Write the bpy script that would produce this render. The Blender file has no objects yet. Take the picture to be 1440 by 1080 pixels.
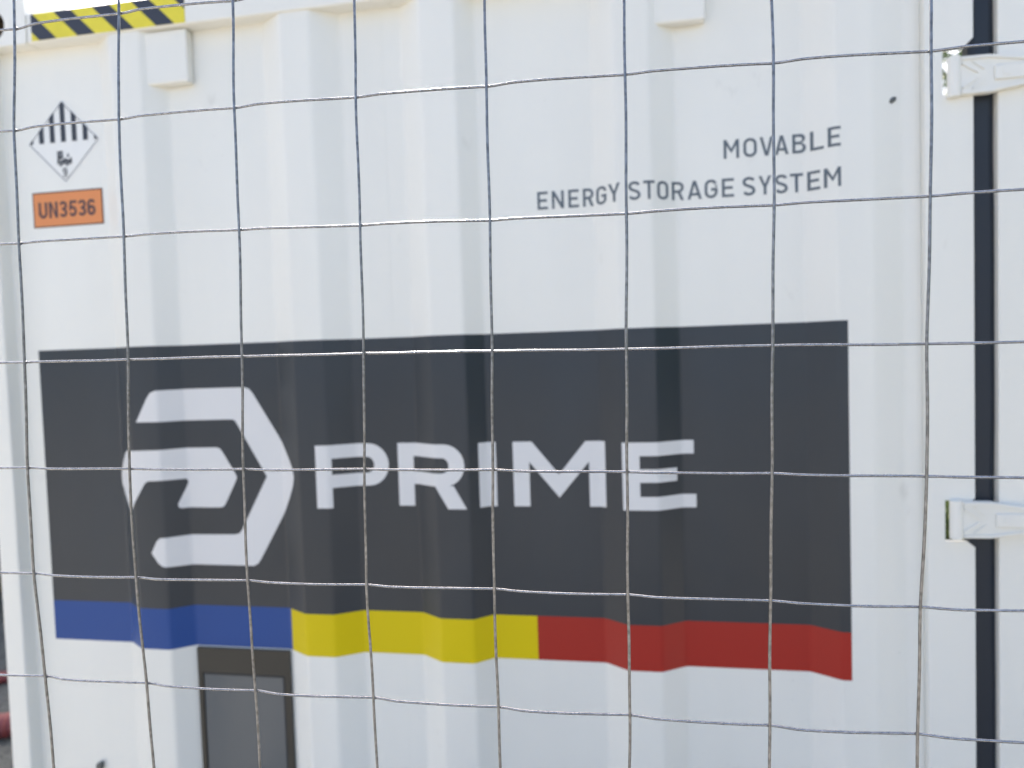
import bpy, bmesh, math, random
from mathutils import Vector, Matrix
from mathutils.geometry import tessellate_polygon
R = math.radians
random.seed(7)
scene = bpy.context.scene
C = scene.collection
EYE = 1.5                      # height of the lens above the ground

# ------------------------------------------------------------------ camera
cam_d = bpy.data.cameras.new('camera')
cam_d.sensor_width = 36.0
cam_d.lens = 25.0
cam_d.clip_start = 0.02
cam_d.clip_end = 3000.0
cam_d.dof.use_dof = True
cam_d.dof.focus_distance = 0.53
cam_d.dof.aperture_fstop = 6.0
cam = bpy.data.objects.new('camera', cam_d)
C.objects.link(cam)
yaw, pitch, roll = R(10.041), R(-2.459), R(-1.850)
fw = Vector((-math.sin(yaw), math.cos(yaw), 0)); rt = Vector((math.cos(yaw), math.sin(yaw), 0)); up = Vector((0, 0, 1))
fw, up = math.cos(pitch)*fw + math.sin(pitch)*up, math.cos(pitch)*up - math.sin(pitch)*fw
rt, up = math.cos(roll)*rt + math.sin(roll)*up, math.cos(roll)*up - math.sin(roll)*rt
cam.matrix_world = Matrix(((rt.x, up.x, -fw.x, 0.0), (rt.y, up.y, -fw.y, -1.3), (rt.z, up.z, -fw.z, EYE), (0, 0, 0, 1)))
scene.camera = cam

# ------------------------------------------------------------------ sky, sun, exposure
SUN = Vector((-0.235, 0.690, 0.684)).normalized()
world = bpy.data.worlds.new('World'); scene.world = world
world.use_nodes = True
wn = world.node_tree.nodes; wl = world.node_tree.links
sky = wn.new('ShaderNodeTexSky'); sky.sky_type = 'NISHITA'; sky.sun_disc = False
sky.sun_elevation = math.asin(SUN.z)
sky.sun_rotation = math.atan2(SUN.x, SUN.y)
sky.air_density = 0.8; sky.dust_density = 5.0; sky.ozone_density = 0.0
bg = wn['Background']; bg.inputs[1].default_value = 0.13
wl.new(sky.outputs[0], bg.inputs[0])
sun_d = bpy.data.lights.new('sun', 'SUN'); sun_d.energy = 4.5; sun_d.angle = R(0.5); sun_d.color = (1.0, 0.95, 0.88)
sun = bpy.data.objects.new('sun', sun_d); C.objects.link(sun)
sun.rotation_euler = (-SUN).to_track_quat('-Z', 'Y').to_euler()
sun.location = (0, 0, 12)
vs = scene.view_settings
vs.view_transform = 'Standard'; vs.look = 'None'; vs.gamma = 1.0; vs.use_curve_mapping = False
vs.exposure = 1.92

# ------------------------------------------------------------------ helpers
def newmat(name, col, rough=0.5, metal=0.0, spec=0.5, bump=None, var=None, rvar=None, coat=0.0):
    m = bpy.data.materials.new(name); m.use_nodes = True
    nt = m.node_tree; b = nt.nodes['Principled BSDF']
    b.inputs['Base Color'].default_value = (*col, 1)
    b.inputs['Roughness'].default_value = rough
    b.inputs['Metallic'].default_value = metal
    b.inputs['Specular IOR Level'].default_value = spec
    b.inputs['Coat Weight'].default_value = coat
    b.inputs['Coat Roughness'].default_value = 0.2
    tc = nt.nodes.new('ShaderNodeTexCoord')
    def noise(scale, detail=4, stretch=None):
        n = nt.nodes.new('ShaderNodeTexNoise'); n.inputs['Scale'].default_value = scale; n.inputs['Detail'].default_value = detail
        if stretch:
            mp = nt.nodes.new('ShaderNodeMapping'); mp.inputs['Scale'].default_value = stretch
            nt.links.new(tc.outputs['Object'], mp.inputs[0]); nt.links.new(mp.outputs[0], n.inputs['Vector'])
        else:
            nt.links.new(tc.outputs['Object'], n.inputs['Vector'])
        return n
    if var:                       # (scale, amount, stretch)
        n = noise(var[0], 5, var[2] if len(var) > 2 else None)
        rp = nt.nodes.new('ShaderNodeValToRGB')
        rp.color_ramp.elements[0].position = 0.3; rp.color_ramp.elements[1].position = 0.7
        rp.color_ramp.elements[0].color = (*[c*(1-var[1]) for c in col], 1)
        rp.color_ramp.elements[1].color = (*[min(1, c*(1+var[1])) for c in col], 1)
        nt.links.new(n.outputs[0], rp.inputs[0]); nt.links.new(rp.outputs[0], b.inputs['Base Color'])
    if rvar:                      # (scale, lo, hi)
        n = noise(rvar[0], 4)
        mr = nt.nodes.new('ShaderNodeMapRange'); mr.inputs['To Min'].default_value = rvar[1]; mr.inputs['To Max'].default_value = rvar[2]
        nt.links.new(n.outputs[0], mr.inputs[0]); nt.links.new(mr.outputs[0], b.inputs['Roughness'])
    if bump:                      # (scale, strength, distance, stretch)
        n = noise(bump[0], 3, bump[3] if len(bump) > 3 else None)
        bp = nt.nodes.new('ShaderNodeBump'); bp.inputs['Strength'].default_value = bump[1]; bp.inputs['Distance'].default_value = bump[2]
        nt.links.new(n.outputs[0], bp.inputs['Height']); nt.links.new(bp.outputs[0], b.inputs['Normal'])
    return m

M = {}
M['paint'] = newmat('white container paint', (0.80, 0.795, 0.745), 0.38, spec=0.5, bump=(7, 0.16, 0.01), var=(4.5, 0.035, (1, 1, 0.16)), rvar=(5, 0.3, 0.46))
M['vinyl'] = newmat('charcoal vinyl', (0.017, 0.027, 0.040), 0.33, spec=0.5, bump=(9, 0.12, 0.01), var=(5, 0.14, (1, 1, 0.3)), rvar=(9, 0.26, 0.42))
M['blue'] = newmat('blue vinyl', (0.014, 0.065, 0.26), 0.36, spec=0.3)
M['yellow'] = newmat('yellow vinyl', (0.68, 0.53, 0.002), 0.42, spec=0.22)
M['red'] = newmat('red vinyl', (0.36, 0.021, 0.014), 0.38, spec=0.3)
M['letter'] = newmat('white vinyl', (0.70, 0.70, 0.70), 0.4)
M['greytext'] = newmat('slate lettering', (0.10, 0.125, 0.15), 0.5)
M['black'] = newmat('black print', (0.030, 0.036, 0.05), 0.5)
M['labelwhite'] = newmat('white label film', (0.82, 0.82, 0.79), 0.35)
M['orange'] = newmat('orange plate', (0.72, 0.26, 0.085), 0.45)
M['orangeedge'] = newmat('plate border', (0.10, 0.045, 0.03), 0.5)
M['brownprint'] = newmat('dark plate print', (0.075, 0.045, 0.05), 0.5)
M['tapeyellow'] = newmat('hazard yellow', (0.74, 0.64, 0.04), 0.45, var=(40, 0.05))
M['tapeblack'] = newmat('hazard black', (0.030, 0.034, 0.05), 0.45)
M['rubber'] = newmat('door gasket rubber', (0.015, 0.022, 0.034), 0.5, spec=0.4, bump=(40, 0.15, 0.004))
M['frame'] = newmat('dark window frame', (0.030, 0.028, 0.023), 0.5)
M['pane'] = newmat('smoked pane', (0.085, 0.10, 0.115), 0.16, spec=0.6, rvar=(9, 0.10, 0.2))
M['dark'] = newmat('dark cavity', (0.10, 0.075, 0.055), 0.8)
M['zinc'] = newmat('galvanised wire', (0.31, 0.315, 0.33), 0.36, metal=1.0, bump=(420, 0.25, 0.0008), var=(240, 0.22), rvar=(220, 0.18, 0.36))
M['dullzinc'] = newmat('dull upright wire', (0.215, 0.217, 0.225), 0.4, metal=0.9, bump=(420, 0.35, 0.0008), var=(260, 0.38), rvar=(240, 0.22, 0.45))  # darker, rougher and more speckled than the horizontal wire
M['steel'] = newmat('galvanised post', (0.5, 0.51, 0.52), 0.45, metal=1.0, var=(30, 0.12))
M['screw'] = newmat('dull screw', (0.12, 0.13, 0.13), 0.45, metal=0.6)
M['ground'] = newmat('gravel ground', (0.26, 0.245, 0.212), 0.95, spec=0.2, bump=(45, 0.9, 0.03), var=(28, 0.32))
M['path'] = newmat('shade-darkened gravel', (0.10, 0.105, 0.10), 0.95, spec=0.2, bump=(60, 0.9, 0.02), var=(55, 0.4))  # dark tone stands in for shade the shrubs do not fully cast
M['stone'] = newmat('gravel stones', (0.12, 0.12, 0.115), 0.9, var=(30, 0.35))  # stones darkened as well, to make up for thin shade at the left
M['conduit'] = newmat('red corrugated conduit', (0.17, 0.04, 0.042), 0.5, var=(12, 0.12))
M['leaf'] = newmat('leaves', (0.075, 0.115, 0.02), 0.55, var=(4, 0.4))
M['bark'] = newmat('bark', (0.11, 0.085, 0.06), 0.9, var=(14, 0.3), bump=(30, 0.6, 0.02))
M['grass'] = newmat('grass', (0.085, 0.11, 0.03), 0.7, var=(3, 0.35))

def scuff(m):                      # sparse faint scuffs and dust specks in the paint
    nt = m.node_tree; b = nt.nodes['Principled BSDF']
    src = b.inputs['Base Color'].links[0].from_socket
    tc = nt.nodes.new('ShaderNodeTexCoord')
    fac = None
    for sc, st, lo, hi, amt in ((26, (1, 1, 0.5), 0.70, 0.80, 0.16), (150, (1, 1, 1), 0.74, 0.80, 0.3)):
        mp = nt.nodes.new('ShaderNodeMapping'); mp.inputs['Scale'].default_value = st
        n = nt.nodes.new('ShaderNodeTexNoise'); n.inputs['Scale'].default_value = sc; n.inputs['Detail'].default_value = 3
        mr = nt.nodes.new('ShaderNodeMapRange'); mr.inputs['From Min'].default_value = lo; mr.inputs['From Max'].default_value = hi; mr.inputs['To Max'].default_value = amt
        mx = nt.nodes.new('ShaderNodeMix'); mx.data_type = 'RGBA'
        nt.links.new(tc.outputs['Object'], mp.inputs[0]); nt.links.new(mp.outputs[0], n.inputs['Vector'])
        nt.links.new(n.outputs[0], mr.inputs[0]); nt.links.new(mr.outputs[0], mx.inputs[0])
        nt.links.new(src, mx.inputs[6]); src = mx.outputs[2]
        mx.inputs[7].default_value = (0.33, 0.31, 0.27, 1)
    nt.links.new(src, b.inputs['Base Color'])
scuff(M['paint'])

def link(name, me, mat, parent=None):
    o = bpy.data.objects.new(name, me); C.objects.link(o)
    if mat: me.materials.append(mat)
    if parent: o.parent = parent
    return o
def obj(name, bm, mat, parent=None, smooth=False):
    me = bpy.data.meshes.new(name)
    bmesh.ops.recalc_face_normals(bm, faces=bm.faces) if not smooth == 'keep' else None
    bm.to_mesh(me); bm.free()
    if smooth:
        for p in me.polygons: p.use_smooth = True
    return link(name, me, mat, parent)
def thing(name, label, cat, loc=(0, 0, 0), group=None):
    o = bpy.data.objects.new(name, None); C.objects.link(o); o.empty_display_size = 0.2
    o['label'] = label; o['category'] = cat
    if group: o['group'] = group
    return o
def box(bm, x0, x1, y0, y1, z0, z1, bevel=0.0, seg=2):
    r = bmesh.ops.create_cube(bm, size=1)
    for v in r['verts']:
        v.co = Vector(((x0+x1)/2 + v.co.x*(x1-x0), (y0+y1)/2 + v.co.y*(y1-y0), (z0+z1)/2 + v.co.z*(z1-z0)))
    if bevel:
        es = list({e for v in r['verts'] for e in v.link_edges})
        bmesh.ops.bevel(bm, geom=es, offset=bevel, segments=seg, affect='EDGES', profile=0.5)
def mkbox(name, dims, mat, parent, bevel=0.0, smooth=False):
    bm = bmesh.new(); box(bm, *dims, bevel=bevel); return obj(name, bm, mat, parent)
def plate(bm, loops, y0, y1):
    """solid plate: (x,z) outline with holes, from depth y0 (front) to y1"""
    base = []; n = 0
    for lp in loops: base.append(range(n, n+len(lp))); n += len(lp)
    flat = [q for lp in loops for q in lp]
    tris = tessellate_polygon([[Vector((x, z, 0)) for x, z in lp] for lp in loops])
    f = [bm.verts.new((x, y0, z)) for x, z in flat]; b = [bm.verts.new((x, y1, z)) for x, z in flat]
    for t in tris:
        try: bm.faces.new([f[i] for i in t]); bm.faces.new([b[i] for i in reversed(t)])
        except ValueError: pass
    for rg in base:
        rg = list(rg)
        for i, j in zip(rg, rg[1:]+rg[:1]): bm.faces.new((f[i], f[j], b[j], b[i]))
def arc(cx, cz, rx, rz, a0, a1, n=10):
    return [(cx+rx*math.cos(R(a0+(a1-a0)*i/n)), cz+rz*math.sin(R(a0+(a1-a0)*i/n))) for i in range(n+1)]

# ------------------------------------------------------------------ corrugated wall profile (x, depth)
DEP = 0.030
RAW = [(-1.3178, 0.004), (-1.3150, DEP), (-1.0767, DEP), (-1.0315, 0), (-0.9655, 0), (-0.9242, DEP), (-0.7130, DEP),
       (-0.6629, 0), (-0.6025, 0), (-0.5522, DEP), (-0.4288, DEP), (-0.3841, 0), (-0.3194, 0), (-0.2853, DEP),
       (-0.0711, DEP), (-0.0295, 0), (0.0321, 0), (0.0770, DEP), (0.2942, DEP), (0.3404, 0), (0.3984, 0), (0.4500, 0.015), (0.4780, 0.0155)]
def rounded(pts, rad=0.006, n=4):
    out = [pts[0]]
    for a, b, c in zip(pts, pts[1:], pts[2:]):
        A, B, D = Vector(a), Vector(b), Vector(c)
        l = min(rad, (A-B).length*0.45, (D-B).length*0.45)
        p, q = B+(A-B).normalized()*l, B+(D-B).normalized()*l
        for i in range(n+1):
            t = i/n; v = p*(1-t)**2 + B*2*t*(1-t) + q*t*t
            out.append((v.x, v.y))
    out.append(pts[-1]); return out
PROF = rounded(RAW)
PXS = [p[0] for p in PROF]
def prof(x):
    if x <= PXS[0]: return PROF[0][1]
    for (a, ya), (b, yb) in zip(PROF, PROF[1:]):
        if a <= x <= b: return ya + (yb-ya)*(x-a)/max(b-a, 1e-9)
    return PROF[-1][1]

def decal(name, shapes, mat, parent, eps, flat=None, label=None):
    """flat print that follows the corrugation. shapes: list of [outer, hole, ...] loops in (x, z above the lens)"""
    bm = bmesh.new()
    for k, loops in enumerate(shapes):
        b2 = bmesh.new()
        vs_ = [b2.verts.new((x, 0, z)) for lp in loops for x, z in lp]
        for t in tessellate_polygon([[Vector((x, z, 0)) for x, z in lp] for lp in loops]):
            try: b2.faces.new([vs_[i] for i in t])
            except ValueError: pass
        if flat is None:
            lo = min(v.co.x for v in b2.verts); hi = max(v.co.x for v in b2.verts)
            for px in PXS:
                if lo < px < hi:
                    bmesh.ops.bisect_plane(b2, geom=b2.verts[:]+b2.edges[:]+b2.faces[:], plane_co=(px, 0, 0), plane_no=(1, 0, 0), dist=1e-6)
        for v in b2.verts: v.co.y = (prof(v.co.x) if flat is None else flat) - eps - 0.00003*(k % 3); v.co.z += EYE
        me = bpy.data.meshes.new('t'); b2.to_mesh(me); b2.free(); bm.from_mesh(me); bpy.data.meshes.remove(me)
    bm.normal_update()
    for f in bm.faces:
        if f.normal.y > 0: f.normal_flip()
    o = obj(name, bm, mat, parent, smooth='keep')
    if label: o['label'] = label
    return o
def rect(x0, x1, z0, z1): return [(x0, z0), (x1, z0), (x1, z1), (x0, z1)]

# ------------------------------------------------------------------ letter shapes (height 1, width w, stroke s)
def stroke(pts, s):
    L, Rr = [], []
    P = [Vector(p) for p in pts]
    for i, p in enumerate(P):
        if i == 0: d = (P[1]-p).normalized(); n = Vector((-d.y, d.x)); k = 1
        elif i == len(P)-1: d = (p-P[i-1]).normalized(); n = Vector((-d.y, d.x)); k = 1
        else:
            d0 = (p-P[i-1]).normalized(); d1 = (P[i+1]-p).normalized()
            n0 = Vector((-d0.y, d0.x)); n1 = Vector((-d1.y, d1.x)); n = (n0+n1).normalized(); k = 1/max(0.5, n.dot(n0))
        L.append(tuple(p+n*s/2*k)); Rr.append(tuple(p-n*s/2*k))
    return [L + Rr[::-1]]
def bowl(x0, x1, z0, z1, r=None):
    r = r or (z1-z0)/2
    rx = min(r, (x1-x0)*0.8)
    return [(x0, z0), (x1-rx, z0)] + arc(x1-rx, z0+r, rx, r, -90, 0, 6) + arc(x1-rx, z1-r, rx, r, 0, 90, 6) + [(x0, z1)]
def rrect(x0, x1, z0, z1, r):
    return arc(x1-r, z0+r, r, r, -90, 0, 7)+arc(x1-r, z1-r, r, r, 0, 90, 7)+arc(x0+r, z1-r, r, r, 90, 180, 7)+arc(x0+r, z0+r, r, r, 180, 270, 7)
def glyph(ch, w, s):
    s1 = s*1.06; m = w/2; l, r, b, t = s/2, w-s/2, s/2, 1-s/2
    if ch == 'E': return [[[(0, 0), (w, 0), (w, s), (s, s), (s, .5-s/2), (w*.9, .5-s/2), (w*.9, .5+s/2), (s, .5+s/2), (s, 1-s), (w, 1-s), (w, 1), (0, 1)]]]
    if ch == 'N': return [[[(0, 0), (0, 1), (s, 1), (w-s, .30), (w-s, 1), (w, 1), (w, 0), (w-s, 0), (s, .70), (s, 0)]]]
    if ch == 'M': return [[[(0, 0), (0, 1), (s, 1), (m, .50), (w-s, 1), (w, 1), (w, 0), (w-s, 0), (w-s, .70), (m, .28), (s, .70), (s, 0)]]]
    if ch == 'V': return [[[(0, 1), (s1, 1), (m, .22), (w-s1, 1), (w, 1), (m+s*.55, 0), (m-s*.55, 0)]]]
    if ch == 'A':
        def xi(z): return s1+(m-s1)*z/.78
        return [[[(0, 0), (m-s*.55, 1), (m+s*.55, 1), (w, 0), (w-s1, 0), (w-xi(.2), .2), (xi(.2), .2), (s1, 0)], [(xi(.34), .34), (m, .78), (w-xi(.34), .34)]]]
    if ch == 'L': return [[[(0, 0), (w, 0), (w, s), (s, s), (s, 1), (0, 1)]]]
    if ch == 'T': return [[[(0, 1), (w, 1), (w, 1-s), (m+s/2, 1-s), (m+s/2, 0), (m-s/2, 0), (m-s/2, 1-s), (0, 1-s)]]]
    if ch == 'Y': return [[[(0, 1), (s1, 1), (m, .56), (w-s1, 1), (w, 1), (m+s/2, .40), (m+s/2, 0), (m-s/2, 0), (m-s/2, .40)]]]
    if ch == 'U': return [stroke([(l, 1), (l, .35)] + arc(m, .35, m-l, .35-b, 180, 360, 12) + [(r, 1)], s)]
    if ch == 'O': return [[rrect(0, w, 0, 1, w*.48), rrect(s, w-s, s, 1-s, w*.48-s)]]
    if ch == 'B':
        return [[bowl(0, w, 0, .53), bowl(s, w-s, s, .53-s*.5)[::-1]], [bowl(0, w*.95, .53, 1), bowl(s, w*.95-s, .53+s*.5, 1-s)[::-1]]]
    if ch == 'R':
        return [[bowl(0, w, .40, 1), bowl(s, w-s, .40+s, 1-s)[::-1]], [rect(0, s, 0, .40)], [[(m-s*.1, .42), (m+s*1.0, .42), (w, 0), (w-s1, 0)]]]
    if ch == 'G':
        rr = w*.48-s/2
        return [stroke([(r, .70)] + arc(r-rr, t-rr, rr, rr, 0, 90, 6) + arc(l+rr, t-rr, rr, rr, 90, 180, 6) + arc(l+rr, b+rr, rr, rr, 180, 270, 6) + arc(r-rr, b+rr, rr, rr, 270, 360, 6) + [(r, .47), (m, .47)], s)]
    if ch == 'S':
        a = (r-l)/2
        return [stroke(arc(m, .735, a, t-.735, 20, 90, 6) + arc(m, .735, a, t-.735, 90, 180, 6)[1:] + [(l+.03, .64), (l+.10, .57), (m, .505), (r-.10, .44), (r-.03, .37)] + arc(m, .265, a, .265-b, 0, -90, 6) + arc(m, .265, a, .265-b, -90, -160, 6)[1:], s)]
    if ch == '3':
        a = (r-l)/2
        return [stroke(arc(m, .735, a, t-.735, 165, 0, 10) + [(r-.03, .62), (m+.08, .52)], s), stroke([(m-.10, .52), (m+.08, .52)] + arc(m, .27, a, .27-b, 62, -165, 12), s)]
    if ch == '5':
        a = (r-l)/2
        return [stroke([(w, t), (l+.07, t), (l+.02, .50)] + arc(m, .33, a, .33-b, 120, -160, 14), s)]
    if ch in '69':
        a = (r-l)/2
        g = [[rrect(0, w, 0, .62, .27), rrect(s, w-s, s, .62-s, .27-s*.8)], stroke([(l, .33), (l, .68)] + arc(m, .72, a, t-.72, 180, 15, 10), s)]
        if ch == '9': g = [[[(w-x, 1-z) for x, z in lp] for lp in sh] for sh in g]
        return g
    return []
def place(shapes, x, z, h): return [[[(x+a*h, z+b*h) for a, b in lp] for lp in sh] for sh in shapes]

# ------------------------------------------------------------------ ground
bm = bmesh.new()
bmesh.ops.create_grid(bm, x_segments=40, y_segments=40, size=1500)
for v in bm.verts: v.co.z = 0.0
g = obj('ground', bm, M['ground']); g['kind'] = 'structure'
bm = bmesh.new()                                    # rough lawn starting behind the gravel yard
vv = [bm.verts.new((x, y, 0.012)) for x, y in ((-70, 5.2), (-20, 4.2), (-7, 3.9), (1, 3.2), (3, 3.4), (12, 4.0), (60, 6), (60, 90), (-70, 90))]
bm.faces.new(vv)
g = obj('lawn', bm, M['grass']); g['kind'] = 'structure'

bm = bmesh.new()                                    # gravel sheet left of the container, shade put into its darker colour
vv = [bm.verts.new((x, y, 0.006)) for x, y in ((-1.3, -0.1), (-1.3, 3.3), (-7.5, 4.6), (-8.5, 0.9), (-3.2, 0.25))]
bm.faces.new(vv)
g = obj('gravel_shade_sheet', bm, M['path']); g['kind'] = 'structure'

# ------------------------------------------------------------------ container
TOP = 0.7255; BOT = -1.28
box_t = thing('storage_container', 'white steel energy storage container with dark logo banner behind the wire fence', 'container')
def wall_sheet(xa, xb):
    pts = [(x, y) for x, y in PROF if xa < x < xb]
    pts = [(xa, prof(xa))] + pts + [(xb, prof(xb))]
    bm = bmesh.new()
    zs = [BOT+EYE, -0.6+EYE, 0.0+EYE, 0.70+EYE]
    fr = [[bm.verts.new((x, y, z)) for z in zs] for x, y in pts]
    bk = [[bm.verts.new((x, y+0.003, z)) for z in zs] for x, y in pts]
    for i in range(len(pts)-1):
        for j in range(len(zs)-1):
            bm.faces.new((fr[i][j], fr[i+1][j], fr[i+1][j+1], fr[i][j+1]))
            bm.faces.new((bk[i][j], bk[i][j+1], bk[i+1][j+1], bk[i+1][j]))
    for j in range(len(zs)-1):
        bm.faces.new((fr[0][j], fr[0][j+1], bk[0][j+1], bk[0][j]))
        bm.faces.new((fr[-1][j], bk[-1][j], bk[-1][j+1], fr[-1][j+1]))
    return obj('wall_sheet', bm, M['paint'], box_t)
SEAM = -0.4670
wall_sheet(-1.3178, SEAM-0.00008); wall_sheet(SEAM+0.00008, 0.478)
mkbox('seam_strip', (SEAM-0.02, SEAM+0.02, DEP+0.0032, DEP+0.006, BOT+EYE, 0.69+EYE), M['paint'], box_t)
# corner posts
mkbox('corner_post', (-1.3655, -1.3178, 0.0, 0.10, 0.12, 0.667+EYE), M['paint'], box_t, bevel=0.004)
NU = (0.4015, 0.4740); NL = (-0.3402, -0.2709)           # the two hinge notches
bm = bmesh.new()
X0, X1, XN = 0.478, 0.551, 0.5050
def zE(*a): return [(x, z+EYE) for x, z in a]
plate(bm, [zE((X0, -1.38), (X1, -1.38), (X1, NL[0]-.010), (X1-.012, NL[0]), (XN, NL[0]), (XN, NL[1]), (X1-.004, NL[1]), (X1, NL[1]+.004),
               (X1, NU[0]-.004), (X1-.004, NU[0]), (XN, NU[0]), (XN, NU[1]), (X1-.016, NU[1]), (X1, NU[1]+.016), (X1, 0.667), (X0, 0.667))], -0.004, 0.005)
p_ = obj('hinge_post', bm, M['paint'], box_t); p_['label'] = 'flat post with two notches for the door hinges'
mkbox('post_return', (X0+0.0005, X0+0.006, 0.0052, 0.06, 0.12, 0.667+EYE), M['paint'], box_t)
# top rail, its tape, bottom rail
mkbox('top_rail', (-1.2155, 0.56, -0.004, 0.06, 0.667+EYE, TOP+EYE), M['paint'], box_t, bevel=0.003)
mkbox('bottom_rail', (-1.2155, 0.56, -0.004, 0.06, 0.12, BOT+EYE+0.01), M['paint'], box_t, bevel=0.003)
# corner castings with an oval hole in the front face
def casting(x0, x1, z0, z1, hx, hz):
    bm = bmesh.new()
    hole = rrect(hx-0.040, hx+0.040, hz-0.031, hz+0.031, 0.0305)
    plate(bm, [rrect(x0, x1, z0, z1, 0.006), hole], -0.006, 0.012)
    o = obj('corner_casting', bm, M['paint'], box_t)
    bm = bmesh.new()
    for d in ((x0+.002, x1-.002, 0.0125, 0.13, z1-.012, z1-.001), (x0+.002, x1-.002, 0.0125, 0.13, z0+.001, z0+.012), (x0+.002, x0+.012, 0.0125, 0.13, z0+.0125, z1-.0125),
              (x1-.012, x1-.002, 0.0125, 0.13, z0+.0125, z1-.0125), (x0+.0125, x1-.0125, 0.11, 0.13, z0+.0125, z1-.0125)): box(bm, *d)
    obj('casting_box', bm, M['paint'], o)
    bm = bmesh.new(); box(bm, x0+.013, x1-.013, 0.06, 0.109, z0+.013, z1-.013)
    obj('cavity', bm, M['dark'], o)
casting(-1.3690, -1.2160, 0.6665+EYE, 0.7900+EYE, -1.3055, 0.7095+EYE)
casting(-1.3690, -1.2160, 0.0, 0.1195, -1.2925, 0.060)
casting(0.4300, 0.5830, 0.6665+EYE+0.001, 0.7900+EYE, 0.5065, 0.7300+EYE)
casting(0.4300, 0.5830, 0.0, 0.1195, 0.5065, 0.060)
# rest of the body
mkbox('roof', (-1.36, 0.50, 0.0605, 2.20, 0.690+EYE, 0.715+EYE), M['paint'], box_t)
mkbox('side_wall', (-1.362, -1.345, 0.1005, 2.18, 0.121, 0.689+EYE), M['paint'], box_t)
mkbox('side_wall', (0.43, 0.447, 0.0605, 2.18, 0.121, 0.689+EYE), M['paint'], box_t)
mkbox('back_wall', (-1.344, 0.429, 2.15, 2.18, 0.121, 0.689+EYE), M['paint'], box_t)
mkbox('floor_pan', (-1.344, 0.429, 0.0605, 2.149, 0.121, 0.20), M['paint'], box_t)
# lifting pads under the rail
mkbox('rail_pad', (-0.9590, -0.8655, 0.0075, DEP-0.0005, 0.5610+EYE, 0.6655+EYE), M['paint'], box_t, bevel=0.004)
mkbox('rail_pad', (0.0405, 0.1315, 0.0075, DEP-0.0005, 0.5710+EYE, 0.6655+EYE), M['paint'], box_t, bevel=0.004)
# hazard tape on the rail
tape = decal('hazard_tape', [[rect(-1.2040, -0.8570, 0.6695, 0.7235)]], M['tapeyellow'], box_t, 0.0006, flat=-0.004, label='yellow and black striped hazard tape')
def clip(poly, x0, x1):
    def half(P, f, inter):
        out = []
        for a, b in zip(P, P[1:]+P[:1]):
            if f(a): out.append(a)
            if f(a) != f(b): out.append(inter(a, b))
        return out
    def ix(X): return lambda a, b: (X, a[1]+(b[1]-a[1])*(X-a[0])/(b[0]-a[0]))
    P = half(poly, lambda q: q[0] >= x0, ix(x0))
    return half(P, lambda q: q[0] <= x1, ix(x1)) if P else P
for k in range(-1, 6):
    xb = -1.1855 + k*0.0885                       # foot of each black stripe, leaning to the left going up
    P = clip([(xb, 0.6697), (xb+0.040, 0.6697), (xb+0.040-0.054, 0.7233), (xb-0.054, 0.7233)], -1.2038, -0.8572)
    if len(P) > 2: decal('stripe', [[P]], M['tapeblack'], tape, 0.0010, flat=-0.004)
# screw in the side channel
bm = bmesh.new()
bmesh.ops.create_uvsphere(bm, u_segments=14, v_segments=8, radius=0.0062)
for v in bm.verts: v.co = Vector((0.4332+v.co.x*0.9+v.co.z*0.45, prof(0.4332)+v.co.y*0.7, 0.4047+EYE+v.co.z*0.9))
obj('screw', bm, M['screw'], box_t, smooth=True)
# small dark catch low on the left
bm = bmesh.new(); box(bm, -1.178, -1.162, DEP-0.010, DEP-0.0005, -0.875+EYE, -0.856+EYE, bevel=0.004)
for v in bm.verts: v.co.z += (v.co.x+1.168)*0.45
obj('catch', bm, M['screw'], box_t)

# window at the bottom of the wall
win = bmesh.new()
wx0, wx1, wz0, wz1 = -0.9218, -0.7135, -1.06, -0.5925
ix0, ix1, iz0, iz1 = -0.9112, -0.7268, -1.045, -0.6450
plate(win, [zE((wx0, wz0), (wx1, wz0), (wx1, wz1), (wx0, wz1)), zE((ix0, iz0), (ix1, iz0), (ix1, iz1), (ix0, iz1))], DEP-0.007, DEP-0.0008)
win = obj('window', win, M['frame'], box_t); win['label'] = 'narrow dark framed window below the blue stripe'
mkbox('pane', (ix0+.001, ix1-.001, DEP-0.0040, DEP-0.0008, iz0+EYE+.001, iz1+EYE-.001), M['pane'], win)
mkbox('pane_seal', (ix0+.0012, ix1-.0012, DEP-0.0058, DEP-0.0042, iz1+EYE-.0045, iz1+EYE-.0012), M['rubber'], win)
mkbox('pane_seal', (ix1-.0045, ix1-.0012, DEP-0.0058, DEP-0.0042, iz0+EYE+.002, iz1+EYE-.005), M['rubber'], win)

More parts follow.
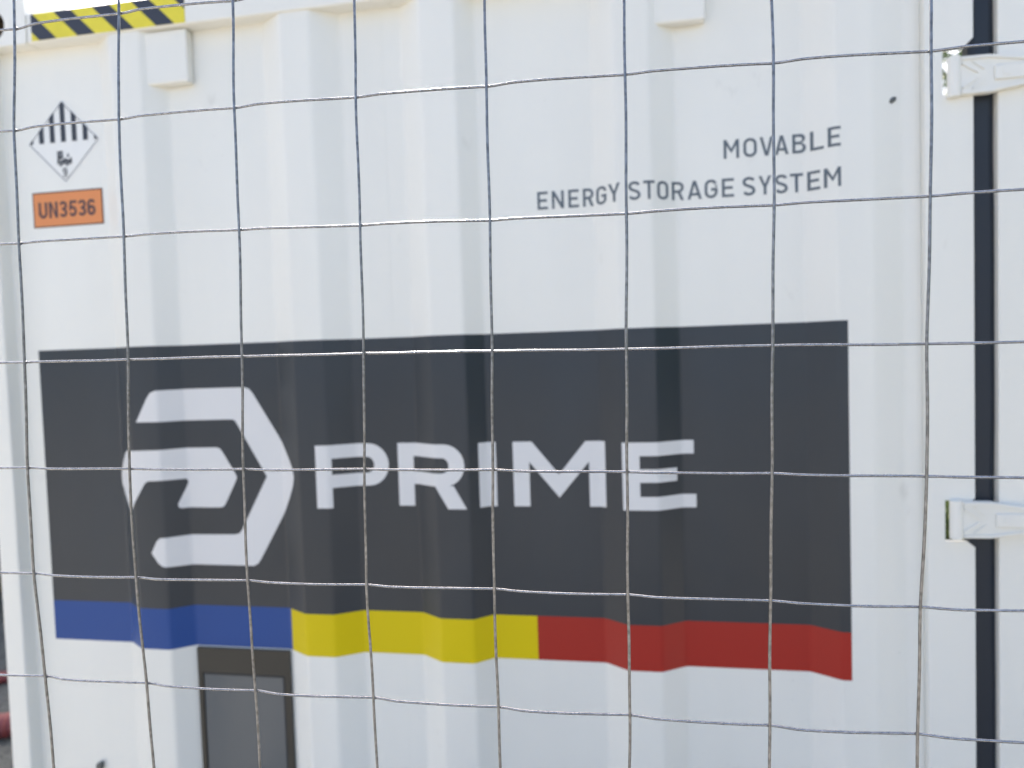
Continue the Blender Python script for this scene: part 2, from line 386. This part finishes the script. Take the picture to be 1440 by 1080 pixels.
# banner
BX0, BX1, BZ0, BZ1, BS = -1.2652, 0.3560, -0.5900, 0.0385, -0.5045
ban = decal('logo_banner', [[rect(BX0, BX1, BS, BZ1)]], M['vinyl'], box_t, 0.0005, label='charcoal banner with white emblem and PRIME lettering')
decal('blue_stripe', [[rect(BX0, -0.7062, BZ0, BS)]], M['blue'], ban, 0.0005)
decal('yellow_stripe', [[rect(-0.7062, -0.2008, BZ0, BS)]], M['yellow'], ban, 0.0005)
decal('red_stripe', [[rect(-0.2008, BX1, BZ0, BS)]], M['red'], ban, 0.0005)
EM1 = [(-1.0163, -.1166), (-.9895, -.0680), (-.9810, -.0570), (-.9690, -.0525), (-.9249, -.0518), (-.8333, -.0510), (-.7870, -.0514), (-.7778, -.0548), (-.7705, -.0640),
       (-.7077, -.1690), (-.6925, -.1945), (-.6820, -.2145), (-.6785, -.2330), (-.6822, -.2500), (-.6935, -.2740), (-.7083, -.3010), (-.7690, -.4040), (-.7764, -.4142), (-.7860, -.4190),
       (-.9333, -.4182), (-.9660, -.4172), (-.9745, -.4150), (-.9825, -.4085), (-.9968, -.3880), (-.9835, -.3630), (-.9750, -.3562), (-.9309, -.3555), (-.8248, -.3542), (-.8148, -.3518),
       (-.8085, -.3440), (-.7480, -.2341), (-.8110, -.1215), (-.8150, -.1175), (-.8210, -.1162), (-.9205, -.1166), (-.9634, -.1166)]
EM2 = [(-1.0510, -.1758), (-.9699, -.1744), (-.9296, -.1737), (-.8580, -.1735), (-.8500, -.1757), (-.8446, -.1824), (-.8165, -.2300), (-.8146, -.2359), (-.8168, -.2420), (-.8431, -.2910),
       (-.8480, -.2965), (-.8560, -.2984), (-.9370, -.2980), (-.9418, -.2952), (-.9420, -.2885), (-.9258, -.2500), (-.9240, -.2425), (-.9275, -.2376), (-.9626, -.2372), (-.9960, -.2384),
       (-1.0036, -.2425), (-1.0375, -.2960), (-1.0451, -.3012), (-1.0530, -.2960), (-1.0710, -.2690), (-1.0785, -.2493), (-1.0798, -.2297), (-1.0740, -.2050), (-1.0620, -.1850)]
decal('emblem', [[EM1], [EM2]], M['letter'], ban, 0.0011)
T, Bm = -0.1682, -0.2922; H = T-Bm
def letter(shapes): decal('letter', shapes, M['letter'], ban, 0.0011)
letter([[bowl(-.6266, -.4868, -.2525, T), bowl(-.5950, -.5172, -.2268, -.1948, .0155)[::-1]], [rect(-.6266, -.5950, Bm, -.2525)]])
letter([[bowl(-.4676, -.3265, -.2490, T), bowl(-.4356, -.3573, -.2238, -.1942, .0145)[::-1]], [rect(-.4676, -.4356, Bm, -.2490)],
        [[(-.3850, -.2490), (-.3490, -.2475), (-.3240, Bm), (-.3605, Bm)]]])
letter([[rect(-.3020, -.2710, Bm, T)]])
letter([[[(-.2380, Bm), (-.2380, T), (-.2015, T), (-.1505, -.2310), (-.0995, T), (-.0630, T), (-.0630, Bm), (-.0937, Bm), (-.0937, -.2070), (-.1508, -.2750), (-.2070, -.2070), (-.2070, Bm)]]])
letter([[[(-.0316, Bm), (.1005, Bm), (.1005, -.2675), (-.0003, -.2675), (-.0003, -.2415), (.0668, -.2415), (.0668, -.2172), (-.0003, -.2172), (-.0003, -.1930), (.0975, -.1930), (.0975, T), (-.0316, T)]]])

# lettering above the banner
L1 = [(0.1603, 0.1867), (0.1941, 0.2168), (0.2218, 0.2448), (0.2470, 0.2700), (0.2764, 0.2983), (0.3043, 0.3235), (0.3290, 0.3480)]
L2 = [(-.1761, -.1564), (-.1490, -.1267), (-.1183, -.0989), (-.0914, -.0717), (-.0668, -.0477), (-.0445, -.0230), (-.0085, .0130), (.0180, .0379), (.0424, .0624), (.0686, .0899),
      (.0962, .1212), (.1263, .1485), (.1561, .1768), (.1916, .2132), (.2188, .2404), (.2464, .2677), (.2716, .2933), (.2994, .3180), (.3230, .3478)]
for txt, ext, z, h in (('MOVABLE', L1, 0.3335, 0.0330), ('ENERGYSTORAGESYSTEM', L2, 0.2660, 0.0328)):
    for ch, (a, b) in zip(txt, ext):
        decal('letter', place(glyph(ch, (b-a)/h, 0.145), a, z, h), M['greytext'], box_t, 0.0005)

# class 9 diamond and number plate
PC, PZ, PH = -1.1735, 0.4735, 0.0830
dia = lambda r: [(PC, PZ+r), (PC-r, PZ), (PC, PZ-r), (PC+r, PZ)]
pl = decal('hazard_placard', [[dia(PH+0.006)]], M['labelwhite'], box_t, 0.0005, label='white diamond hazard placard with black bars and a 9')
decal('border_line', [[dia(PH), dia(PH-0.0022)[::-1]]], M['black'], pl, 0.0008)
for k in range(-3, 4):
    cx = PC+k*0.0262; hw = 0.0058
    def ztop(x): return PZ+max(0, PH+0.001-abs(x-PC))
    a, b = cx-hw, cx+hw
    if k == -3: a = PC-PH
    if k == 3: b = PC+PH
    if k == 0: P = [(a, PZ), (b, PZ), (b, ztop(b)), (PC, ztop(PC)), (a, ztop(a))]
    else: P = [(a, PZ), (b, PZ), (b, ztop(b)), (a, ztop(a))]
    if abs(k) == 3: P = [(q[0], q[1]) for q in P if True]; P = [(a, PZ), (b, PZ), ((b if k < 0 else a), ztop(b if k < 0 else a))]
    decal('bar', [[P]], M['black'], pl, 0.0011)
pic = [rect(-1.1905+i*0.0048, -1.1870+i*0.0048, 0.4415-0.0015*(i % 2), 0.4555) for i in range(3)]
pic += [rect(-1.1910+i*0.0052, -1.1872+i*0.0052, 0.4275-0.0022*((i*2) % 3), 0.4400-0.0018*(i % 3)) for i in range(7)]
pic += [[(-1.1905, .4395), (-1.1765, .4395), (-1.1765, .4430), (-1.1905, .4430)], [(-1.1680, .4420), (-1.1640, .4505), (-1.1615, .4420)], rect(-1.1790, -1.1560, .4330, .4365)]
decal('battery_picture', [[q] for q in pic], M['black'], pl, 0.0011)
decal('figure', place(glyph('9', 0.62, 0.16), -1.1790, 0.4030, 0.0165) + [[rect(-1.1800, -1.1670, .4000, .4012)]], M['black'], pl, 0.0011)
un = decal('number_plate', [[rect(-1.2572, -1.0886, 0.2982, 0.3725)]], M['orangeedge'], box_t, 0.0005, label='orange plate reading UN3536')
decal('plate_face', [[rect(-1.2540, -1.0917, 0.3012, 0.3694)]], M['orange'], un, 0.0009)
ux = [-1.2425, -1.2175, -1.1925, -1.1700, -1.1475, -1.1255]
for ch, x, w in zip('UN3536', ux, (.62, .62, .56, .56, .56, .56)):
    decal('figure', place(glyph(ch, w, 0.17), x, 0.3175, 0.0335), M['brownprint'], un, 0.0013)

# open door leaf on the right, gasket and the two hinges
door = mkbox('door', (0.5885, 1.42, -0.002, 0.052, 0.16, 0.655+EYE), M['paint'], box_t, bevel=0.0025)
door['label'] = 'white door leaf swung open in line with the wall'
bm = bmesh.new()
zz = [0.17 + i*(0.645+EYE-0.17)/60 for i in range(61)]
ring = []
for i, z in enumerate(zz):
    e = 0.5865 + 0.0012*math.sin(z*9.1) + 0.0008*math.sin(z*23+1)
    pr = [(0.5478, 0.030), (0.5500, 0.0145), (0.560, 0.0105), (e-0.006, 0.0095), (e+0.0016, 0.012), (e+0.0016, 0.030)]
    ring.append([bm.verts.new((x, y, z)) for x, y in pr])
for a, b in zip(ring, ring[1:]):
    for j in range(len(a)): bm.faces.new((a[j], a[(j+1) % len(a)], b[(j+1) % len(a)], b[j]))
bm.faces.new(ring[0]); bm.faces.new(ring[-1][::-1])
gk = obj('gasket', bm, M['rubber'], door)
def hinge(zc, zb, zt):
    bm = bmesh.new()
    kx, ky, kr = 0.5200, -0.0090, 0.0098
    r = bmesh.ops.create_cone(bm, cap_ends=True, segments=48, radius1=kr, radius2=kr, depth=(zt-zb))
    for v in r['verts']: v.co = Vector((kx+v.co.x, ky+v.co.y, zc+v.co.z))
    bmesh.ops.bevel(bm, geom=[e for e in bm.edges if len(e.link_faces) == 2 and e.calc_face_angle(0) > 1.0], offset=0.0012, segments=2, affect='EDGES')
    o = obj('hinge', bm, M['paint'], door, smooth=False)
    o['label'] = 'cast white hinge strap'
    h0, h1 = (zt-zb)/2-0.002, 0.0165
    def hh(x): return h0 if x < 0.572 else h0 + (h1-h0)*min(1, (x-0.572)/0.085)
    xs = [0.5255, 0.545, 0.572, 0.600, 0.657, 0.720]
    bm = bmesh.new()
    top = [(x, zc+hh(x)) for x in xs]; botm = [(x, zc-hh(x)) for x in reversed(xs)]
    plate(bm, [botm[::-1][:0] + [(x, z) for x, z in botm[::-1]] + top[::-1]], -0.0130, -0.0022)
    bmesh.ops.bevel(bm, geom=[e for e in bm.edges if e.calc_face_angle(0) > 1.2], offset=0.002, segments=2, affect='EDGES')
    me = bpy.data.meshes.new('strap'); bmesh.ops.recalc_face_normals(bm, faces=bm.faces); bm.to_mesh(me); bm.free()
    bm = bmesh.new(); bm.from_mesh(o.data); bm.from_mesh(me)
    def rib(x0, z0, x1, z1, w, y0, y1):
        d = Vector((x1-x0, z1-z0)).normalized(); n = Vector((-d.y, d.x))*w/2
        plate(bm, [[(x0-n.x, z0-n.y), (x1-n.x, z1-n.y), (x1+n.x, z1+n.y), (x0+n.x, z0+n.y)]], y0, y1)
    for sg in (-1, 1):                     # raised rims and the cast chevron
        rib(0.530, zc+sg*(h0-0.0035), 0.570, zc+sg*(h0-0.0035), 0.0045, -0.0160, -0.0132)
        rib(0.5702, zc+sg*(h0-0.0035), 0.655, zc+sg*(h1-0.0015), 0.0045, -0.0160, -0.0132)
        rib(0.5305, zc+sg*0.020, 0.5545, zc+sg*0.0035, 0.0034, -0.0158, -0.0132)
        rib(0.5460, zc+sg*0.022, 0.5640, zc+sg*0.0080, 0.0030, -0.0152, -0.0132)
    box(bm, 0.578, 0.650, -0.0168, -0.0131, zc-0.0115, zc+0.0115, bevel=0.0012, seg=1)
    box(bm, 0.590, 0.6005, -0.0178, -0.0169, zc-0.0045, zc+0.0045)
    bm.to_mesh(o.data); bm.free()
hinge(0.4270+EYE, 0.3945+EYE, 0.4600+EYE)
hinge(-0.3020+EYE, -0.3345+EYE, -0.2690+EYE)

# ------------------------------------------------------------------ wire fence
fence = thing('wire_fence', 'galvanised welded wire mesh fence standing in front of the white container', 'fence')
FY, TILT = -0.779, math.tan(R(0.93))
N = [[(-.5032, .2838), (-.4057, .2855), (-.3052, .2840), (-.2045, .2826), (-.1038, .2812), (-.0030, .2800), (.0968, .2780), (.1974, .2762)],
     [(-.5085, .2002), (-.4099, .2010), (-.3076, .2008), (-.2064, .1996), (-.1048, .1979), (-.0036, .1967), (.0971, .1945), (.1973, .1922)],
     [(-.5089, .1060), (-.4101, .1060), (-.3075, .1049), (-.2065, .1021), (-.1052, .0994), (-.0050, .0978), (.0958, .0971), (.1956, .0963)],
     [(-.5090, .0058), (-.4111, .0052), (-.3094, .0044), (-.2073, .0037), (-.1065, .0021), (-.0075, .0004), (.0930, -.0004), (.1922, -.0025)],
     [(-.5111, -.0838), (-.4143, -.0851), (-.3121, -.0857), (-.2100, -.0861), (-.1087, -.0869), (-.0092, -.0888), (.0909, -.0901), (.1910, -.0923)],
     [(-.5098, -.1745), (-.4128, -.1756), (-.3122, -.1758), (-.2116, -.1767), (-.1104, -.1774), (-.0109, -.1790), (.0882, -.1806), (.1859, -.1819)],
     [(-.5035, -.2628), (-.4072, -.2641), (-.3092, -.2654), (-.2091, -.2658), (-.1099, -.2676), (-.0115, -.2682), (.0861, -.2700), (.1830, -.2701)],
     [(-.4990, -.3520), (-.4030, -.3535), (-.3068, -.3545), (-.2078, -.3555), (-.1092, -.3565), (-.0152, -.3575), (.0846, -.3590), (.1805, -.3600)]]
COLS_L, COLS_R, ROWS_D, ROWS_U = 9, 10, 12, 2
def jit(a): return random.uniform(-a, a)
grid = []
offs_l = [jit(.002) for _ in range(COLS_L)]; offs_r = [jit(.002) for _ in range(COLS_R)]
for row in N:
    l = [(row[0][0]-0.1*(k+1)+offs_l[k]+jit(.0006), row[0][1]+0.0012*(k+1)*0.5+jit(.0006)) for k in range(COLS_L)][::-1]
    r = [(row[-1][0]+0.1*(k+1)+offs_r[k]+jit(.0006), row[-1][1]-0.0016*(k+1)*0.5+jit(.0006)) for k in range(COLS_R)]
    grid.append(l+list(row)+r)
for k in range(ROWS_U): grid.insert(0, [(x+jit(.001)+0.0005, z+0.088+jit(.0008)) for x, z in grid[0]])
for k in range(ROWS_D): grid.append([(x+jit(.001)+0.0003, z-0.0905+jit(.0008)) for x, z in grid[-1]])
WR = 0.00100
def fpt(x, z, d=0.0): return Vector((x, FY+z*TILT+d, z+EYE))
def tube(pts, rad, nseg=8):
    bm = bmesh.new(); prev = None; n = len(pts)
    for i, p in enumerate(pts):
        d = (pts[min(i+1, n-1)]-pts[max(i-1, 0)]).normalized()
        a = d.cross(Vector((0, 1, 0))).normalized(); b = d.cross(a)
        r = rad*(1+jit(.035))
        ring = [bm.verts.new(p+(a*math.cos(2*math.pi*k/nseg)+b*math.sin(2*math.pi*k/nseg))*r) for k in range(nseg)]
        if prev:
            for k in range(nseg): bm.faces.new((prev[k], prev[(k+1) % nseg], ring[(k+1) % nseg], ring[k]))
        else: bm.faces.new(ring)
        prev = ring
    bm.faces.new(prev[::-1]); return bm
def crimp(t):                     # tension kink just right of each weld, bulging towards the lens
    if t < 0.22: u = t/0.22; return u*u*(3-2*u)
    return 1-(t-0.22)/0.78*1.0 if t < 1 else 0
for row in grid:                   # horizontal wires, behind the vertical ones
    pts = []
    w1, w2 = random.uniform(0, 6), random.uniform(0, 6)
    for (xa, za), (xb, zb) in zip(row, row[1:]):
        for i in range(16):
            t = i/16; x = xa+(xb-xa)*t
            amp = 0.0042
            c = 0.6*crimp(t)+0.4*math.sin(math.pi*t)
            pts.append(fpt(x, za+(zb-za)*t + 0.0003*math.sin(x*31+w1)*math.sin(math.pi*t), 0.0013-amp*c))
    pts.append(fpt(row[-1][0], row[-1][1], 0.0013))
    obj('horizontal_wire', tube(pts, WR), M['zinc'], fence, smooth=True)
for c in range(len(grid[0])):
    col = [row[c] for row in grid]
    col = [(col[0][0], col[0][1]+0.03)] + col + [(col[-1][0], col[-1][1]-0.02)]
    pts = []
    w = random.uniform(0, 6)
    for i in range(len(col)-1):
        p0, p1, p2, p3 = col[max(i-1, 0)], col[i], col[i+1], col[min(i+2, len(col)-1)]
        for k in range(12):
            t = k/12
            lin = p1[0]+(p2[0]-p1[0])*t
            cr = 0.5*((2*p1[0])+(-p0[0]+p2[0])*t+(2*p0[0]-5*p1[0]+4*p2[0]-p3[0])*t*t+(-p0[0]+3*p1[0]-3*p2[0]+p3[0])*t**3)
            x = 0.35*lin+0.65*cr + 0.0002*math.sin(t*6.28+w)
            z = p1[1]+(p2[1]-p1[1])*t
            pts.append(fpt(x, z, -0.0008))
    pts.append(fpt(*col[-1], -0.0008))
    bm = tube(pts, WR*1.08)
    for row in grid:                # weld at each crossing
        x, z = row[c]; q = fpt(x, z, 0.0004)
        r = bmesh.ops.create_icosphere(bm, subdivisions=1, radius=0.00135)
        for v in r['verts']: v.co = Vector((q.x+v.co.x*1.15+jit(.0002), q.y+v.co.y, q.z+v.co.z*1.25+jit(.0002)))
    obj('vertical_wire', bm, M['dullzinc'], fence, smooth=True)
for x in (grid[0][0][0]-0.03, grid[0][-1][0]+0.03):
    bm = bmesh.new()
    r = bmesh.ops.create_cone(bm, cap_ends=True, segments=24, radius1=0.024, radius2=0.024, depth=2.1)
    for v in r['verts']: v.co += Vector((x, FY+0.006, 1.05))
    obj('fence_post', bm, M['steel'], fence)

# ------------------------------------------------------------------ things beside and behind the container
def conduit(name, pts, rad, label):
    """ribbed pipe along a smooth path lying on the ground"""
    path = []
    for i in range(len(pts)-1):
        p0, p1, p2, p3 = (Vector(pts[max(i-1, 0)]), Vector(pts[i]), Vector(pts[i+1]), Vector(pts[min(i+2, len(pts)-1)]))
        n = max(2, int((p2-p1).length/0.004))
        for k in range(n):
            t = k/n
            path.append(0.5*((2*p1)+(-p0+p2)*t+(2*p0-5*p1+4*p2-p3)*t*t+(-p0+3*p1-3*p2+p3)*t**3))
    bm = bmesh.new(); prev = None
    for i in range(len(path)):
        d = (path[min(i+1, len(path)-1)]-path[max(i-1, 0)]).normalized()
        a = d.cross(Vector((0, 0, 1))).normalized(); b = a.cross(d)
        rr = rad*(1.0, 1.0, 0.97, 0.87, 0.86, 0.96)[i % 6]
        ring = [bm.verts.new(path[i]+Vector((0, 0, rad))+(a*math.cos(k*math.pi/7)+b*math.sin(k*math.pi/7))*rr) for k in range(14)]
        if prev:
            for k in range(14): bm.faces.new((prev[k], prev[(k+1) % 14], ring[(k+1) % 14], ring[k]))
        prev = ring
    o = obj(name, bm, M['conduit'])
    o['label'] = label; o['category'] = 'pipe'
conduit('corrugated_conduit', [(-4.2, 0.62, 0), (-3.3, 0.95, 0), (-2.56, 1.14, 0), (-1.95, 1.60, 0), (-1.72, 2.4, 0)], 0.050, 'thick red corrugated conduit on the gravel, nearest the container corner')
conduit('corrugated_conduit', [(-5.0, 0.95, 0), (-3.9, 1.38, 0), (-2.98, 1.58, 0), (-2.2, 2.3, 0), (-2.0, 3.1, 0)], 0.030, 'thin red corrugated conduit on the gravel behind the thick one')

def leafcloud(bm, cx, cy, cz, rx, ry, rz, n, size):
    blobs = [(random.gauss(0, .5), random.gauss(0, .5), random.gauss(0, .45), random.uniform(.25, .5)) for _ in range(16)]
    for _ in range(n):
        b = random.choice(blobs)
        v = Vector((random.gauss(0, 1), random.gauss(0, 1), random.gauss(0, 1))).normalized()*b[3]*random.uniform(.6, 1.05)
        p = Vector((cx+(b[0]+v.x)*rx, cy+(b[1]+v.y)*ry, cz+(b[2]+v.z)*rz))
        if p.z < 0.04: p.z = random.uniform(.04, .3)
        a = Vector((random.gauss(0, 1), random.gauss(0, 1), random.gauss(0, .6))).normalized(); c = a.orthogonal().normalized()
        c = (c*math.cos(random.random()*6)+a.cross(c)*math.sin(random.random()*6)).normalized()
        s = size*random.uniform(.6, 1.3); w = a.cross(c)*s*.3
        bm.faces.new([bm.verts.new(p-c*0), bm.verts.new(p+c*s*.5+w), bm.verts.new(p+c*s), bm.verts.new(p+c*s*.5-w)])
def trunk_mesh(x, y, h, r, crown_z, spread):
    bm = bmesh.new()
    def limb(a, b, r0, r1, seg=5):
        d = (b-a).normalized(); u = d.orthogonal().normalized(); w = d.cross(u); prev = None
        for i in range(seg+1):
            t = i/seg; p = a.lerp(b, t)+Vector((jit(.03), jit(.03), 0))*(1 if 0 < i < seg else 0); rr = r0+(r1-r0)*t
            ring = [bm.verts.new(p+(u*math.cos(k*math.pi/4)+w*math.sin(k*math.pi/4))*rr) for k in range(8)]
            if prev:
                for k in range(8): bm.faces.new((prev[k], prev[(k+1) % 8], ring[(k+1) % 8], ring[k]))
            prev = ring
    limb(Vector((x, y, -0.05)), Vector((x, y, h)), r, r*.6)
    for k in range(6):
        a = k*1.05+jit(.3)
        limb(Vector((x, y, h*random.uniform(.7, 1))), Vector((x+math.cos(a)*spread, y+math.sin(a)*spread, crown_z+jit(.5))), r*.45, r*.12)
    return bm
def tree(name, label, cat, x, y, h, rx, rz, n, leaf, group=None):
    random.seed(int(abs(x)*100+abs(y)*10))
    t = thing(name, label, cat, group=group)
    cz = h-rz*0.8
    bm = bmesh.new(); leafcloud(bm, x, y, cz, rx, rx, rz, n, leaf)
    me = bpy.data.meshes.new('crown'); bm.to_mesh(me); bm.free(); link('crown', me, M['leaf'], t)
    obj('trunk', trunk_mesh(x, y, max(.25, cz-rz*.7), max(.025, h*.018), cz, rx*.6), M['bark'], t)
tree('leafy_shrub', 'dark leafy shrub past the left edge of the container', 'shrub', -6.1, 4.7, 2.6, 1.3, 1.3, 9000, 0.11)
tree('leafy_shrub', 'tall leafy shrub added out of sight behind the container to shade the gravel, left of its back corner', 'shrub', -3.7, 4.1, 3.3, 1.4, 1.7, 16000, 0.11)  # unseen, added for its shadow on the gravel
tree('low_shrub', 'low dark shrub beside the red conduits left of the container', 'shrub', -4.25, 2.75, 1.15, 0.85, 0.75, 9000, 0.07)
tree('broadleaf_tree', 'tree behind the container, seen through the upper hinge notch', 'tree', 5.3, 11.4, 6.35, 1.9, 1.6, 4600, 0.16)
tree('low_shrub', 'low shrub behind the container, seen through the lower hinge notch', 'shrub', 1.95, 3.55, 0.95, 0.75, 0.65, 9000, 0.08)
# unseen dense trees added at the right to darken the right-facing wall folds
tree('added_shade_tree', 'unseen dense tree added to darken the wall folds, right of the yard in front of the open door', 'tree', 7.2, -1.8, 3.2, 1.6, 1.6, 9000, 0.22)
tree('added_shade_tree', 'unseen dense tree added to darken the wall folds, right of the yard behind the photographer', 'tree', 7.6, -5.4, 3.6, 1.8, 1.8, 9000, 0.22)
# loose gravel beside the container's left corner
bm = bmesh.new()
for _ in range(2600):
    x, y = random.uniform(-4.2, -1.5), random.uniform(0.3, 3.2); s = random.uniform(.006, .02)
    base = [Vector((x+math.cos(a+jit(.4))*s, y+math.sin(a+jit(.4))*s*.9, 0.002)) for a in (0, 1.57, 3.14, 4.71)]
    b = [bm.verts.new(v) for v in base]; tp = [bm.verts.new(v.lerp(Vector((x, y, 0)), .45)+Vector((0, 0, s*random.uniform(.5, .9)))) for v in base]
    bm.faces.new(tp)
    for k in range(4): bm.faces.new((b[k], b[(k+1) % 4], tp[(k+1) % 4], tp[k]))
g = obj('gravel', bm, M['stone']); g['kind'] = 'stuff'; g['label'] = 'loose grey gravel stones beside the container'; g['category'] = 'gravel'
